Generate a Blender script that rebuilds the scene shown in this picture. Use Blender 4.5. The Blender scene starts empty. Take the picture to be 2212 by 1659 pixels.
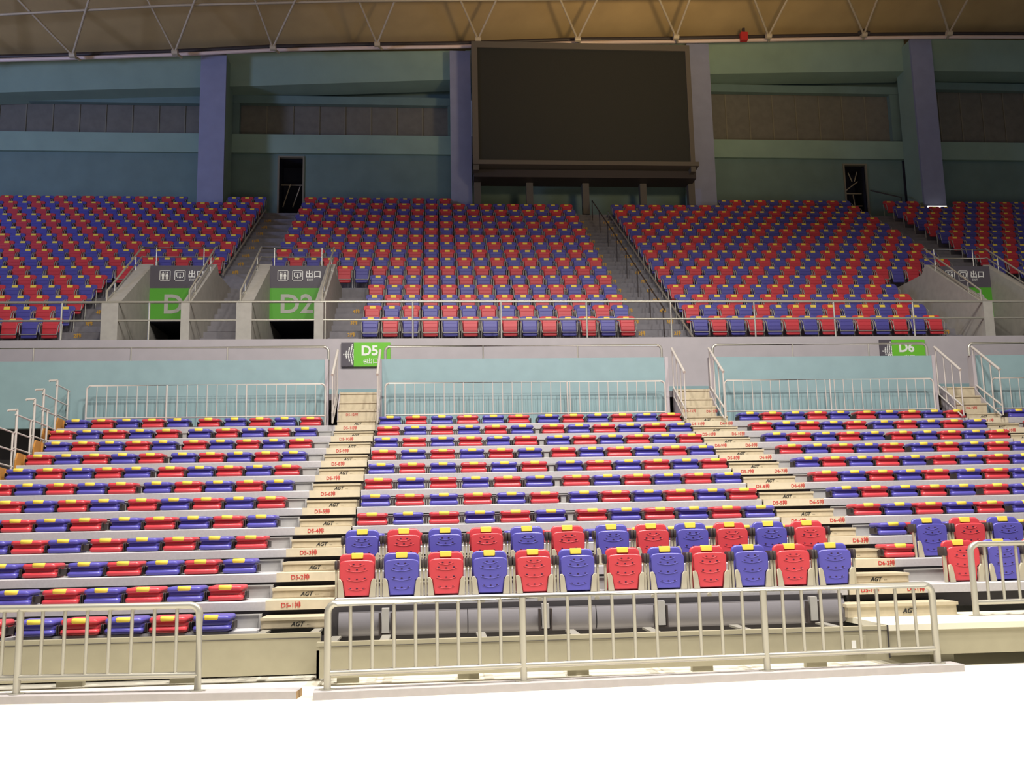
import bpy, math, random
from mathutils import Vector, Matrix
random.seed(7)
COL = bpy.context.scene.collection

# ---------------------------------------------------------------- camera
scene = bpy.context.scene
CAM_H = 1.725
F_PX = 2047.161
cp, sp_ = math.cos(math.radians(8.707)), math.sin(math.radians(8.707))
cy, sy = math.cos(math.radians(4.513)), math.sin(math.radians(4.513))
fw = Vector((sy*cp, cy*cp, sp_))
rt = Vector((cy, -sy, 0.0))
up = rt.cross(fw)
cr, sr = math.cos(math.radians(-1.185)), math.sin(math.radians(-1.185))
r2 = rt*cr + up*sr
u2 = up*cr - rt*sr
cam_data = bpy.data.cameras.new('camera')
cam_data.sensor_width = 36.0
cam_data.lens = F_PX/2212*36.0
cam_data.clip_end = 300
cam = bpy.data.objects.new('camera', cam_data)
COL.objects.link(cam)
cam.matrix_world = Matrix(((r2.x, u2.x, -fw.x, 0), (r2.y, u2.y, -fw.y, 0), (r2.z, u2.z, -fw.z, CAM_H), (0, 0, 0, 1)))
scene.camera = cam

# ---------------------------------------------------------------- world, lights, exposure
scene.view_settings.view_transform = 'Standard'
scene.view_settings.look = 'None'
scene.view_settings.gamma = 1.0
scene.view_settings.exposure = 0.0
w = bpy.data.worlds.new('ambient_fill')  # added ambient glow with no physical source in the hall
scene.world = w
w.use_nodes = True
w.node_tree.nodes['Background'].inputs[0].default_value = (0.62, 0.72, 1.0, 1)
w.node_tree.nodes['Background'].inputs[1].default_value = 0.10

def area(name, loc, target, size, power, color, spread=180):
    l = bpy.data.lights.new(name, 'AREA')
    l.shape = 'DISK'; l.size = size; l.energy = power; l.color = color
    l.spread = math.radians(spread)
    o = bpy.data.objects.new(name, l)
    COL.objects.link(o)
    o.location = loc
    d = Vector(target)-Vector(loc)
    o.rotation_euler = d.to_track_quat('-Z', 'Y').to_euler()
    return o

for x, y, z, p in ((-6, 6.0, 16.0, 800), (-2, 10.5, 17.5, 1550), (1.5, 4.5, 17.0, 1300), (4.5, 9.0, 16.0, 1550), (10, 6.5, 18.0, 1500)):
    area('court_floodlight', (x, y, z), (x, y+2.5, 0), 0.7, p, (1.0, 0.95, 0.87), 150)
area('roof_uplight', (8, 16, 12), (8, 33, 24), 2.0, 360, (1.0, 0.74, 0.38), 70)
area('left_haze_fill', (-26, 20, 13), (-10, 37, 17), 3.0, 850, (0.48, 0.58, 1.0), 120)  # added blue lamp, unseen; suggests the haze at upper left

# ---------------------------------------------------------------- materials
def mat(name, col, rough=0.6, metal=0.0, spec=0.4, vary=0.0, scale=8.0, emit=None, bump=0.0):
    m = bpy.data.materials.new(name)
    m.use_nodes = True
    nt = m.node_tree
    b = nt.nodes['Principled BSDF']
    b.inputs['Base Color'].default_value = (*col, 1)
    b.inputs['Roughness'].default_value = rough
    b.inputs['Metallic'].default_value = metal
    b.inputs['Specular IOR Level'].default_value = spec
    if emit:
        b.inputs['Emission Color'].default_value = (*col, 1)
        b.inputs['Emission Strength'].default_value = emit
    if vary or bump:
        tc = nt.nodes.new('ShaderNodeTexCoord')
        n = nt.nodes.new('ShaderNodeTexNoise')
        n.inputs['Scale'].default_value = scale
        n.inputs['Detail'].default_value = 6
        nt.links.new(tc.outputs['Object'], n.inputs['Vector'])
        if vary:
            r = nt.nodes.new('ShaderNodeValToRGB')
            r.color_ramp.elements[0].position = 0.3
            r.color_ramp.elements[1].position = 0.7
            r.color_ramp.elements[0].color = (*[c*(1-vary) for c in col], 1)
            r.color_ramp.elements[1].color = (*[min(1, c*(1+vary)) for c in col], 1)
            nt.links.new(n.outputs['Fac'], r.inputs['Fac'])
            nt.links.new(r.outputs['Color'], b.inputs['Base Color'])
        if bump:
            bp = nt.nodes.new('ShaderNodeBump')
            bp.inputs['Strength'].default_value = bump
            bp.inputs['Distance'].default_value = 0.02
            nt.links.new(n.outputs['Fac'], bp.inputs['Height'])
            nt.links.new(bp.outputs['Normal'], b.inputs['Normal'])
    return m

M = dict(
    floor=mat('floor_beige_sheet', (0.82, 0.78, 0.66), 0.45, vary=0.04, scale=0.6),
    red=mat('red_plastic', (0.58, 0.055, 0.070), 0.30, spec=0.5),
    blue=mat('blue_plastic', (0.095, 0.085, 0.40), 0.30, spec=0.5),
    ured=mat('red_matt_plastic', (0.55, 0.045, 0.060), 0.45, spec=0.4),
    ublue=mat('blue_matt_plastic', (0.080, 0.075, 0.33), 0.45, spec=0.4),
    yellow=mat('yellow_tag', (0.86, 0.66, 0.09), 0.5),
    slot=mat('slot_shade', (0.03, 0.01, 0.04), 0.8),  # shade inside the open slots, put into colour on raised marks
    dark=mat('dark_plastic', (0.045, 0.035, 0.035), 0.5),
    arm=mat('grey_arm_metal', (0.36, 0.35, 0.32), 0.4, 0.3),
    bracket=mat('beige_bracket', (0.44, 0.40, 0.30), 0.5),
    deck=mat('deck_grey', (0.48, 0.47, 0.49), 0.5, vary=0.06, scale=14),
    nosing=mat('nosing_aluminium', (0.52, 0.50, 0.52), 0.42, 0.15, vary=0.05, scale=30),
    beige=mat('aisle_beige', (0.50, 0.43, 0.31), 0.5, vary=0.06, scale=12),
    beige2=mat('aisle_riser_light_beige', (0.60, 0.53, 0.40), 0.5, vary=0.05, scale=12),
    panel=mat('riser_panel_grey', (0.36, 0.35, 0.34), 0.5, vary=0.05),
    under=mat('gap_shade_and_joints', (0.05, 0.045, 0.05), 0.8),  # shade under decks and in gaps put into colour; also dark joints
    orange=mat('orange_end_plate', (0.48, 0.22, 0.05), 0.5),
    redtext=mat('red_paint', (0.50, 0.03, 0.03), 0.6),
    blacktext=mat('black_paint', (0.02, 0.02, 0.02), 0.6),
    orangetext=mat('orange_paint', (0.62, 0.34, 0.04), 0.6),
    steel=mat('stainless_tube', (0.50, 0.48, 0.42), 0.35, 0.55),
    whitetube=mat('pale_painted_tube', (0.58, 0.54, 0.50), 0.4, 0.1),
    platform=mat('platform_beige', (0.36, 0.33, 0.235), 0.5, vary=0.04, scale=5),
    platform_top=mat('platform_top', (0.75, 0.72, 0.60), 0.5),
    curtain=mat('roller_panel_grey', (0.20, 0.19, 0.21), 0.42, 0.1),
    board=mat('barrier_board', (0.44, 0.41, 0.42), 0.5, vary=0.05, scale=10),
    boardend=mat('board_end_wood', (0.35, 0.22, 0.10), 0.7),
    teal=mat('teal_wall_paint', (0.235, 0.35, 0.375), 0.6, vary=0.04, scale=3),
    fascia=mat('grey_fascia_paint', (0.43, 0.395, 0.42), 0.6, vary=0.04, scale=3),
    conc=mat('dark_grey_tier', (0.19, 0.18, 0.20), 0.7, vary=0.10, scale=6),
    vomwall=mat('stair_wall_concrete', (0.38, 0.36, 0.33), 0.7, vary=0.08, scale=5),
    void=mat('opening_shade', (0.02, 0.02, 0.035), 0.8),  # darkness inside openings and the column recess put into colour
    wall=mat('upper_teal_wall', (0.15, 0.225, 0.215), 0.7, vary=0.08, scale=1.2),
    band=mat('upper_teal_band', (0.25, 0.36, 0.31), 0.7, vary=0.06, scale=1.2),
    column=mat('blue_grey_column', (0.26, 0.28, 0.42), 0.7, vary=0.06, scale=2),
    blind=mat('brown_window_blind', (0.16, 0.15, 0.13), 0.7, vary=0.1, scale=4),
    mull=mat('window_mullion', (0.22, 0.20, 0.15), 0.6),
    ceil=mat('tan_roof_fabric', (0.47, 0.33, 0.155), 0.8, vary=0.10, scale=0.7, bump=0.4),
    pipe=mat('roof_pipe', (0.55, 0.46, 0.33), 0.5, 0.1),
    eavepipe=mat('eave_pipe', (0.75, 0.60, 0.55), 0.45, 0.1),
    screen=mat('screen_face', (0.020, 0.021, 0.019), 0.6, vary=0.2, scale=60),
    screenframe=mat('screen_frame', (0.11, 0.095, 0.08), 0.6),
    green=mat('green_sign', (0.15, 0.50, 0.035), 0.5),
    signdark=mat('dark_sign', (0.09, 0.08, 0.10), 0.5),
    greygreen=mat('green_exit_panel', (0.09, 0.36, 0.03), 0.5),
    white=mat('white_lettering', (0.80, 0.80, 0.78), 0.5),
    greylet=mat('grey_lettering', (0.42, 0.42, 0.38), 0.5),
    lamp=mat('lit_strip', (1.0, 0.97, 0.85), 0.5, emit=3.0),
)

# ---------------------------------------------------------------- mesh helpers
class MB:
    def __init__(s): s.v = []; s.f = []; s.mi = []; s.cur = 0; s.smooth = []
    def add(s, vs, fs, sm=False):
        b = len(s.v)
        s.v += [tuple(p) for p in vs]
        for f in fs:
            s.f.append([b+i for i in f]); s.mi.append(s.cur); s.smooth.append(sm)
    def box(s, x0, x1, y0, y1, z0, z1):
        vs = [(x0,y0,z0),(x1,y0,z0),(x1,y1,z0),(x0,y1,z0),(x0,y0,z1),(x1,y0,z1),(x1,y1,z1),(x0,y1,z1)]
        s.add(vs, [(0,3,2,1),(4,5,6,7),(0,1,5,4),(1,2,6,5),(2,3,7,6),(3,0,4,7)])
    def prismx(s, x0, x1, yz):
        """polygon in y,z (counter-clockwise seen from +x) run along x"""
        n = len(yz)
        vs = [(x0,y,z) for y,z in yz]+[(x1,y,z) for y,z in yz]
        fs = [tuple(range(n-1,-1,-1)), tuple(range(n,2*n))]
        fs += [(i,(i+1)%n,n+(i+1)%n,n+i) for i in range(n)]
        s.add(vs, fs)
    def puff(s, outline, t, b, fn, steps=2):
        """rounded slab: outline (a,b) extruded by t with rounded rim b; fn maps (a,b,depth)"""
        n = len(outline)
        cx = sum(p[0] for p in outline)/n; cy_ = sum(p[1] for p in outline)/n
        def inset(k):
            res = []
            for i in range(n):
                p0, p1, p2 = outline[i-1], outline[i], outline[(i+1)%n]
                e1 = (p1[0]-p0[0], p1[1]-p0[1]); e2 = (p2[0]-p1[0], p2[1]-p1[1])
                l1 = math.hypot(*e1) or 1; l2 = math.hypot(*e2) or 1
                nx = -(e1[1]/l1+e2[1]/l2); ny = (e1[0]/l1+e2[0]/l2)
                l = math.hypot(nx, ny) or 1
                res.append((p1[0]+nx/l*k, p1[1]+ny/l*k))
            return res
        rings = []
        for j in range(steps+1):
            a = math.pi/2*j/steps
            rings.append((b*(1-math.sin(a)), b*(1-math.cos(a))))
        rings += [(r, t-d) for r, d in reversed(rings)]
        vs = []
        for r, d in rings:
            for p in inset(r): vs.append(fn(p[0], p[1], d))
        m = len(rings)
        fs = []
        for j in range(m-1):
            for i in range(n):
                k = (i+1) % n
                fs.append((j*n+i, j*n+k, (j+1)*n+k, (j+1)*n+i))
        s.add(vs, fs, True)
        s.add([vs[i] for i in range(n)], [tuple(range(n-1, -1, -1))])
        s.add([vs[(m-1)*n+i] for i in range(n)], [tuple(range(n))])
    def tube(s, pts, r, seg=8, caps=True):
        pts = [Vector(p) for p in pts]
        n = len(pts)
        vs = []
        ref = None
        for i, p in enumerate(pts):
            if i == 0: d = pts[1]-p
            elif i == n-1: d = p-pts[i-1]
            else: d = (pts[i+1]-p).normalized()+(p-pts[i-1]).normalized()
            d.normalize()
            if ref is None:
                ref = Vector((0, 0, 1)) if abs(d.z) < 0.9 else Vector((1, 0, 0))
            a = d.cross(ref)
            if a.length < 1e-4: a = d.cross(Vector((0, 1, 0)))
            a.normalize(); bb = d.cross(a)
            ref = bb.cross(d) if False else -bb if False else ref
            for k in range(seg):
                t = 2*math.pi*k/seg
                vs.append(p+a*(r*math.cos(t))+bb*(r*math.sin(t)))
        fs = []
        for i in range(n-1):
            for k in range(seg):
                k2 = (k+1) % seg
                fs.append((i*seg+k, i*seg+k2, (i+1)*seg+k2, (i+1)*seg+k))
        s.add(vs, fs, True)
        if caps:
            s.add([vs[k] for k in range(seg)], [tuple(range(seg-1, -1, -1))])
            s.add([vs[(n-1)*seg+k] for k in range(seg)], [tuple(range(seg))])
    def merge(s, o, off, mi_map):
        b = len(s.v)
        s.v += [(x+off[0], y+off[1], z+off[2]) for x, y, z in o.v]
        for f, m, sm in zip(o.f, o.mi, o.smooth):
            s.f.append([b+i for i in f]); s.mi.append(mi_map[m]); s.smooth.append(sm)
    def mesh(s, name, mats):
        me = bpy.data.meshes.new(name)
        me.from_pydata([tuple(v) for v in s.v], [], s.f)
        if not isinstance(mats, (list, tuple)): mats = [mats]
        for m in mats: me.materials.append(m)
        me.polygons.foreach_set('material_index', s.mi)
        me.polygons.foreach_set('use_smooth', s.smooth)
        me.update()
        return me

def rrect(x0, x1, y0, y1, r, seg=3, r2_=None):
    """counter-clockwise rounded rectangle; r2_ = radius of the upper corners"""
    out = []
    r2_ = r if r2_ is None else r2_
    for cx, cy_, a0, rr in ((x1, y0, -90, r), (x1, y1, 0, r2_), (x0, y1, 90, r2_), (x0, y0, 180, r)):
        sx = 1 if cx == x1 else -1; sy_ = 1 if cy_ == y1 else -1
        for k in range(seg+1):
            a = math.radians(a0+90*k/seg)
            out.append((cx-sx*rr+rr*math.cos(a), cy_-sy_*rr+rr*math.sin(a)))
    return out

def link(name, me, parent=None, loc=(0,0,0), rot=0.0):
    o = bpy.data.objects.new(name, me)
    COL.objects.link(o)
    o.location = loc
    if rot: o.rotation_euler = (0, 0, rot)
    if parent: o.parent = parent
    return o
def part(name, mb, mats, parent, label=None):
    o = link(name, mb.mesh(name, mats), parent)
    if label: o['label'] = label
    return o
def tag(o, label, cat, group=None):
    o['label'] = label; o['category'] = cat
    if group: o['group'] = group
    return o
def empty(name, loc, label, cat, group=None, rot=0.0):
    return tag(link(name, None, None, loc, rot), label, cat, group)
def struct(name, mb, mats, parent=None):
    o = link(name, mb.mesh(name, mats), parent)
    if parent is None: o['kind'] = 'structure'
    return o
def copy_tree(o, loc, label):
    c = o.copy(); COL.objects.link(c); c.location = loc
    c['label'] = label
    for ch in o.children:
        d = ch.copy(); COL.objects.link(d); d.parent = c
    return c

_tc = {}
def text_mesh(txt, size, depth=0.004, shear=0.0, bold=0.0, align='CENTER'):
    key = (txt, size, shear, bold, align)
    if key in _tc: return _tc[key]
    cu = bpy.data.curves.new('lettering', 'FONT')
    cu.body = txt; cu.size = size; cu.extrude = depth/2; cu.align_x = align; cu.align_y = 'CENTER'
    cu.shear = shear; cu.offset = bold; cu.resolution_u = 3
    o = bpy.data.objects.new('lettering_tmp', cu)
    COL.objects.link(o)
    bpy.context.view_layer.update()
    dg = bpy.context.evaluated_depsgraph_get()
    me = bpy.data.meshes.new_from_object(o.evaluated_get(dg))
    me.transform(Matrix.Rotation(math.radians(90), 4, 'X'))
    bpy.data.objects.remove(o)
    _tc[key] = me
    return me
def text(name, txt, size, loc, m, parent, **kw):
    me = text_mesh(txt, size, **kw)
    if not me.materials: me.materials.append(m)
    elif me.materials[0] != m:
        me = me.copy(); me.materials.clear(); me.materials.append(m)
    p = Vector(loc)
    q = parent
    while q is not None: p -= q.location; q = q.parent
    return link(name, me, parent, p)

def ordinal(n):
    return {1:'first',2:'second',3:'third',4:'fourth',5:'fifth',6:'sixth',7:'seventh',8:'eighth',9:'ninth',10:'tenth',11:'eleventh',
            12:'twelfth',13:'thirteenth',14:'fourteenth',15:'fifteenth',16:'sixteenth',17:'seventeenth',18:'eighteenth',19:'nineteenth',20:'twentieth'}[n]

# ---------------------------------------------------------------- grids measured for the two tiers
Y0, DY, Z0, DZ = 11.805, 0.797, 0.512, 0.313           # retractable tier: front edge and nosing centre of row i
YR = lambda i: Y0+DY*i
ZS = lambda i: Z0+DZ*i
ZD = lambda i: ZS(i)+0.06
UY, UZ, UD, UR = 24.59, 6.5, 0.758, 0.492               # upper tier: seat line and tread height of row r
UYR = lambda r: UY+UD*(r-1)
UZR = lambda r: UZ+UR*(r-1)

# ================================================================ SETTING
b = MB(); b.box(-40, 45, -12, 40, -0.2, 0.0)
struct('floor', b, M['floor'])

# upper tier: stepped concrete, with the stairwells cut out
def steps_profile(r0, r1, zb):
    pts = [(UYR(r0)-0.50, zb)]
    prof = []
    for r in range(r0, r1+1):
        prof += [(UYR(r)-0.50, UZR(r)), (UYR(r)+0.26-0.002, UZR(r))]
    back = UYR(r1)+0.26
    return pts, prof, back, zb
b = MB()
def tier_seg(x0, x1, r0, r1=16):
    for r in range(r0, r1+1):
        b.box(x0, x1, UYR(r)-0.50, UYR(r)+0.262, UZR(r)-1.2, UZR(r))
VOMS = [(-8.23, -7.83, -6.32, -6.11), (-4.98, -4.60, -3.07, -2.84), (14.38, 14.64, 16.17, 16.40)]
xs = [(-24, -8.23), (-6.11, -4.98), (-2.84, 14.38), (16.40, 32)]
for x0, x1 in xs: tier_seg(x0, x1, 1)
for v in VOMS: tier_seg(v[0], v[3], 6)
# intermediate half steps of the stairs
def stair(x0, x1, r0, r1):
    for r in range(r0, r1+1):
        b.box(x0, x1, UYR(r)-0.50-0.36, UYR(r)-0.50, UZR(r)-0.40, UZR(r)-UR/2)
stair(-9.55, -8.23, 2, 6); stair(-6.11, -4.98, 2, 7); stair(-6.56, -5.16, 8, 16); stair(-2.84, -2.06, 2, 5)
stair(5.34, 6.76, 2, 16); stair(13.90, 14.38, 2, 5); stair(16.9, 18.2, 8, 16)
b.box(-24, 32, UYR(16)+0.262, 37.6, UZR(16)-0.5, UZR(16)+0.02)
struct('floor_upper_tier', b, M['conc'])

# grey front wall of the upper tier + cross walkway + teal parapet
b = MB()
b.box(-24, 32, 23.38, 23.60, 5.20, 6.49)
struct('wall_upper_tier_front', b, M['fascia'])
b = MB(); b.box(-24, 32, 23.34, 23.60, 4.80, 5.22)
struct('baseboard_walkway', b, M['teal'])
b = MB(); b.box(-24, 32, 21.57, 23.34, 4.70, 4.84)
struct('floor_walkway', b, M['conc'])
b = MB()
for x0, x1 in ((-24, -2.55), (-1.27, 5.26), (6.42, 11.72), (12.80, 32)):
    b.box(x0, x1, 21.40, 21.56, 4.12 if x0 < -20 else 2.8, 5.61)
struct('wall_parapet', b, M['teal'])
b = MB()
b.box(-24, -8.4, 22.2, 22.3, 0, 4.7); b.box(-24, 32, 23.2, 23.3, 0, 4.7)
struct('wall_under_walkway', b, M['under'])  # near-black colour stands for the shade of the recess below the walkway
# side cheeks at the aisle openings
b = MB()
for x0, x1 in ((-2.55, -2.47), (-1.35, -1.27), (5.26, 5.34), (6.34, 6.42), (11.72, 11.80), (12.72, 12.80)):
    b.box(x0, x1, 21.38, 21.60, 4.1, 5.62)
struct('trim_aisle_openings', b, M['fascia'])

# stairwell walls with sloping tops
for n, (xo, xi, yi, yo) in enumerate(VOMS):
    b = MB()
    prof = [(23.42, 5.0), (26.15, 5.0), (26.15, 9.20), (23.62, 7.52), (23.42, 7.42)]
    prof = [(23.42, 5.0), (UYR(6)-0.5, 5.0), (UYR(6)-0.5, UZR(6)), (26.4, UZR(6)), (26.15, 9.20), (23.62, 7.52), (23.42, 7.42)]
    b.prismx(xo, xi, prof); b.prismx(yi, yo, prof)
    struct('wall_stairwell', b, M['vomwall'])
    b = MB()
    b.box(xi, yi, 25.90, 26.10, 7.52, 9.05)
    b.cur = 1
    b.box(xi, yi, 27.8, 27.87, 4.8, 8.6); b.box(xi, yi, 25.9, 27.8, 7.50, 7.54)
    b.box(xi, yi, 23.62, 27.8, 4.9, 5.0)
    b.cur = 0
    b.box(xi, yi, 26.1, UYR(6)-0.50, 8.80, UZR(6))
    struct('wall_stairwell_head', b, [M['conc'], M['void']])

# back wall: lower wall, projecting band, recessed glazing, top beam
EAVE = [(-24, 20.15), (-17.6, 20.55), (-9.7, 20.95), (-6.4, 21.15), (0.57, 21.35), (5.8, 21.65), (11.8, 21.95), (20.8, 22.3), (32, 22.4)]
def ez(x):
    for (xa, za), (xb, zb) in zip(EAVE, EAVE[1:]):
        if x <= xb: return za+(zb-za)*(x-xa)/(xb-xa)
    return EAVE[-1][1]
b = MB()
b.box(-24, -6.40, 37.5, 37.8, 13.0, 17.3); b.box(-5.42, 17.38, 37.5, 37.8, 13.0, 17.3); b.box(18.36, 32, 37.5, 37.8, 13.0, 17.3)
b.box(-6.40, -5.42, 37.5, 37.8, 16.95, 17.3); b.box(17.38, 18.36, 37.5, 37.8, 16.88, 17.3)
struct('wall_back', b, M['wall'])
b = MB()
b.box(-24, 32, 37.35, 37.8, 17.08, 17.88)
struct('trim_band', b, M['band'])
bays = [(-24, -9.25), (-8.30, 0.58), (1.4, 10.4), (11.3, 20.0), (21.0, 32)]
BEAM = [(-24, 19.2), (-17.5, 19.58), (-9.7, 19.95), (-8.4, 19.99), (0.57, 20.45), (11.8, 20.90), (20.8, 21.2), (32, 21.3)]
def bz(x):
    for (xa, za), (xb, zb) in zip(BEAM, BEAM[1:]):
        if x <= xb: return za+(zb-za)*(x-xa)/(xb-xa)-0.37
    return BEAM[-1][1]-0.37
b = MB()
for x0, x1 in bays:
    n = 6
    for k in range(n):
        xa = x0-0.15+(x1-x0+0.3)*k/n; xb = x0-0.15+(x1-x0+0.3)*(k+1)/n
        vs = [(xa,36.75,bz(xa)),(xb,36.75,bz(xb)),(xb,37.8,bz(xb)),(xa,37.8,bz(xa)),(xa,36.75,ez(xa)),(xb,36.75,ez(xb)),(xb,37.8,ez(xb)),(xa,37.8,ez(xa))]
        b.add(vs, [(0,3,2,1),(4,5,6,7),(0,1,5,4),(1,2,6,5),(2,3,7,6),(3,0,4,7)])
struct('trim_top_beam', b, M['band'])
b = MB()
WT = [19.28, 19.33, 20.1, 20.15, 20.4]
for (x0, x1), wt in zip(bays, WT):
    b.box(x0-0.5, x1+0.5, 37.55, 37.8, wt-0.02, wt+0.32)
    b.box(x0-0.5, x1+0.5, 38.6, 38.7, wt, 22.6)
    b.box(x0-0.5, x1+0.5, 37.8, 38.7, wt+0.28, wt+0.32)
struct('trim_lintel', b, M['wall'])
wn = 1
for x0, x1, wt in ((-24, -9.25, 19.33), (-8.05, 0.50, 19.38), (11.45, 19.75, 20.2), (21.1, 32, 20.45)):
    b = MB(); b.box(x0, x1, 37.86, 37.9, 17.8, wt)
    wo = struct('window_%d' % wn, b, M['blind']); wn += 1
    b = MB(); n = max(3, round((x1-x0)/1.02))
    for k in range(1, n):
        x = x0+(x1-x0)*k/n; b.box(x-0.02, x+0.02, 37.83, 37.87, 17.85, wt)
    b.box(x0, x1, 37.82, 37.87, 17.86, 17.92)
    struct('window_mullions', b, M['mull'], wo)
    b = MB(); b.box(x0-0.45, x0, 37.6, 38.6, 17.8, wt); b.box(x1, x1+0.62, 37.6, 38.6, 17.8, wt)
    struct('window_reveal', b, M['wall'], wo)

# openings at the head of the two stairs
def doorway(n, x0, x1, z1, bars):
    b = MB(); b.box(x0, x1, 38.6, 38.7, 13.6, z1); b.box(x0-0.02, x1+0.02, 37.6, 38.7, z1, z1+0.03); b.box(x0, x1, 37.6, 38.6, 13.5, 13.6); b.box(x0-0.02, x0, 37.55, 38.6, 13.6, z1); b.box(x1, x1+0.02, 37.55, 38.6, 13.6, z1)
    do = struct('door_%d' % n, b, M['void'])
    b = MB()
    for (xa, za, xb, zb) in bars: b.tube([(xa, 38.0, za), (xb, 38.0, zb)], 0.025, 5)
    struct('door_lattice', b, M['pipe'], do)
    b = MB(); b.box(x0-0.07, x0, 37.46, 37.6, 13.6, z1+0.07); b.box(x1, x1+0.07, 37.46, 37.6, 13.6, z1+0.07); b.box(x0, x1, 37.46, 37.6, z1, z1+0.07)
    struct('door_frame', b, M['mull'], do)
doorway(1, -6.38, -5.44, 16.93, [(-6.38,15.95,-5.44,15.95),(-6.3,15.0,-6.0,16.0),(-5.9,15.0,-5.6,15.9)])
doorway(2, 17.42, 18.33, 16.83, [(17.42,15.75,18.33,15.75),(17.42,15.2,18.33,15.2),(17.95,15.7,18.05,14.7),(17.8,16.7,17.95,16.3),(18.2,16.75,18.05,16.3),(17.45,15.75,18.2,16.3)])
b = MB(); b.box(20.0, 20.55, 37.44, 37.52, 14, 17.05)
struct('door_3', b, M['void'])  # dark sheet painted for the shadowed recess left of the column

# columns
for n, (x0, x1) in enumerate(((-9.26, -8.27), (0.585, 1.42), (10.38, 11.31), (20.02, 20.95))):
    zt = ez((x0+x1)/2)-0.42
    b = MB(); b.box(x0, x1, 36.0, 36.12, 13.7, zt)
    b.cur = 1; b.box(x0+0.01, x1-0.01, 36.12, 37.35, 13.7, zt)
    o = struct('wall_column', b, [M['column'], M['band']])

# ceiling and the pipes of the space frame below it
b = MB()
nx = 24
YS = [(37.9, 0.15), (33.0, 1.9), (26.0, 4.2), (15.0, 6.8), (0.0, 8.5), (-12, 8.5)]
grid = []
for k in range(nx+1):
    x = -30+66*k/nx
    grid.append([(x, y, ez(max(-24, min(32, x)))+dz) for y, dz in YS])
vs = [p for g in grid for p in g]; n = len(YS)
b.add(vs, [(k*n+j, k*n+j+1, (k+1)*n+j+1, (k+1)*n+j) for k in range(nx) for j in range(n-1)])
struct('ceiling', b, M['ceil'])

tr = empty('roof_truss', (0, 35.6, 21), 'pale tubular space frame along the eave under the tan roof', 'truss')
def tpart(name, mb, m): 
    mb.v = [(x, y-35.6, z-21) for x, y, z in mb.v]
    return part(name, mb, m, tr)
EP = [(-20,19.75),(-16.73,20.0),(-14.15,20.13),(-10.12,20.36),(-6.38,20.63),(-2.3,20.81),(0.93,20.92),(5.81,21.19),(9.83,21.32),(13.73,21.48),(17.81,21.65),(21.51,21.77),(28,21.9)]
b = MB(); b.tube([(x, 35.6, z) for x, z in EP], 0.075, 8); tpart('eave_chord', b, M['eavepipe'])
b = MB(); b.tube([(x, 35.75, z+0.22) for x, z in EP], 0.09, 8); tpart('dark_gutter', b, M['dark'])
NODES = [(-17.9,19.75),(-13.8, 19.95), (-9.99, 20.14), (-6.28, 20.41), (-2.26, 20.64), (1.7, 20.92), (5.68, 21.0), (9.68, 21.19), (13.51, 21.31), (17.52, 21.46), (21.17, 21.6), (25.0, 21.7)]
UP = [(-16.9,20.9,-19.0,20.9),(-12.83,20.9,-14.9,20.95),(-10.49,21.17,-9.0,21.13),(-6.65,21.37,-5.29,21.35),(-2.86,21.6,-1.49,21.63),(0.98,21.69,2.35,21.72),(4.82,21.79,6.24,21.82),(8.69,21.88,9.88,21.91),(12.47,21.97,13.77,22.01),(16.26,22.07,17.43,22.1),(19.95,22.16,21.16,22.19),(24.0,22.2,25.4,22.25)]
for (x, z), (xa, za, xb, zb) in zip(NODES, UP):
    for xe, ze in ((xa, za), (xb, zb)):
        k = 2.2
        b = MB(); b.tube([(x, 35.0, z), (x+(xe-x)*k, 35.0-1.5*k, z+(ze-z)*k)], 0.045, 6); tpart('web_tube', b, M['pipe'])
    b = MB()
    for a in range(6):
        pass
    b.tube([(x-0.11, 35.0, z), (x-0.07, 35.0, z), (x+0.07, 35.0, z), (x+0.11, 35.0, z)], 0.12, 8)
    b.tube([(x, 35.0, z-0.02), (x+0.15, 35.4, z+0.0)], 0.05, 6)
    tpart('node', b, M['pipe'])
for x0, z0_, x1, z1_ in ((-20, 20.35, -9.6, 21.22), (-9.6, 21.22, -3.1, 21.55), (-3.1, 21.55, 28, 22.6)):
    b = MB(); b.tube([(x0, 33.5, z0_), (x1, 33.5, z1_)], 0.05, 6); tpart('upper_chord', b, M['pipe'])

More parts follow.
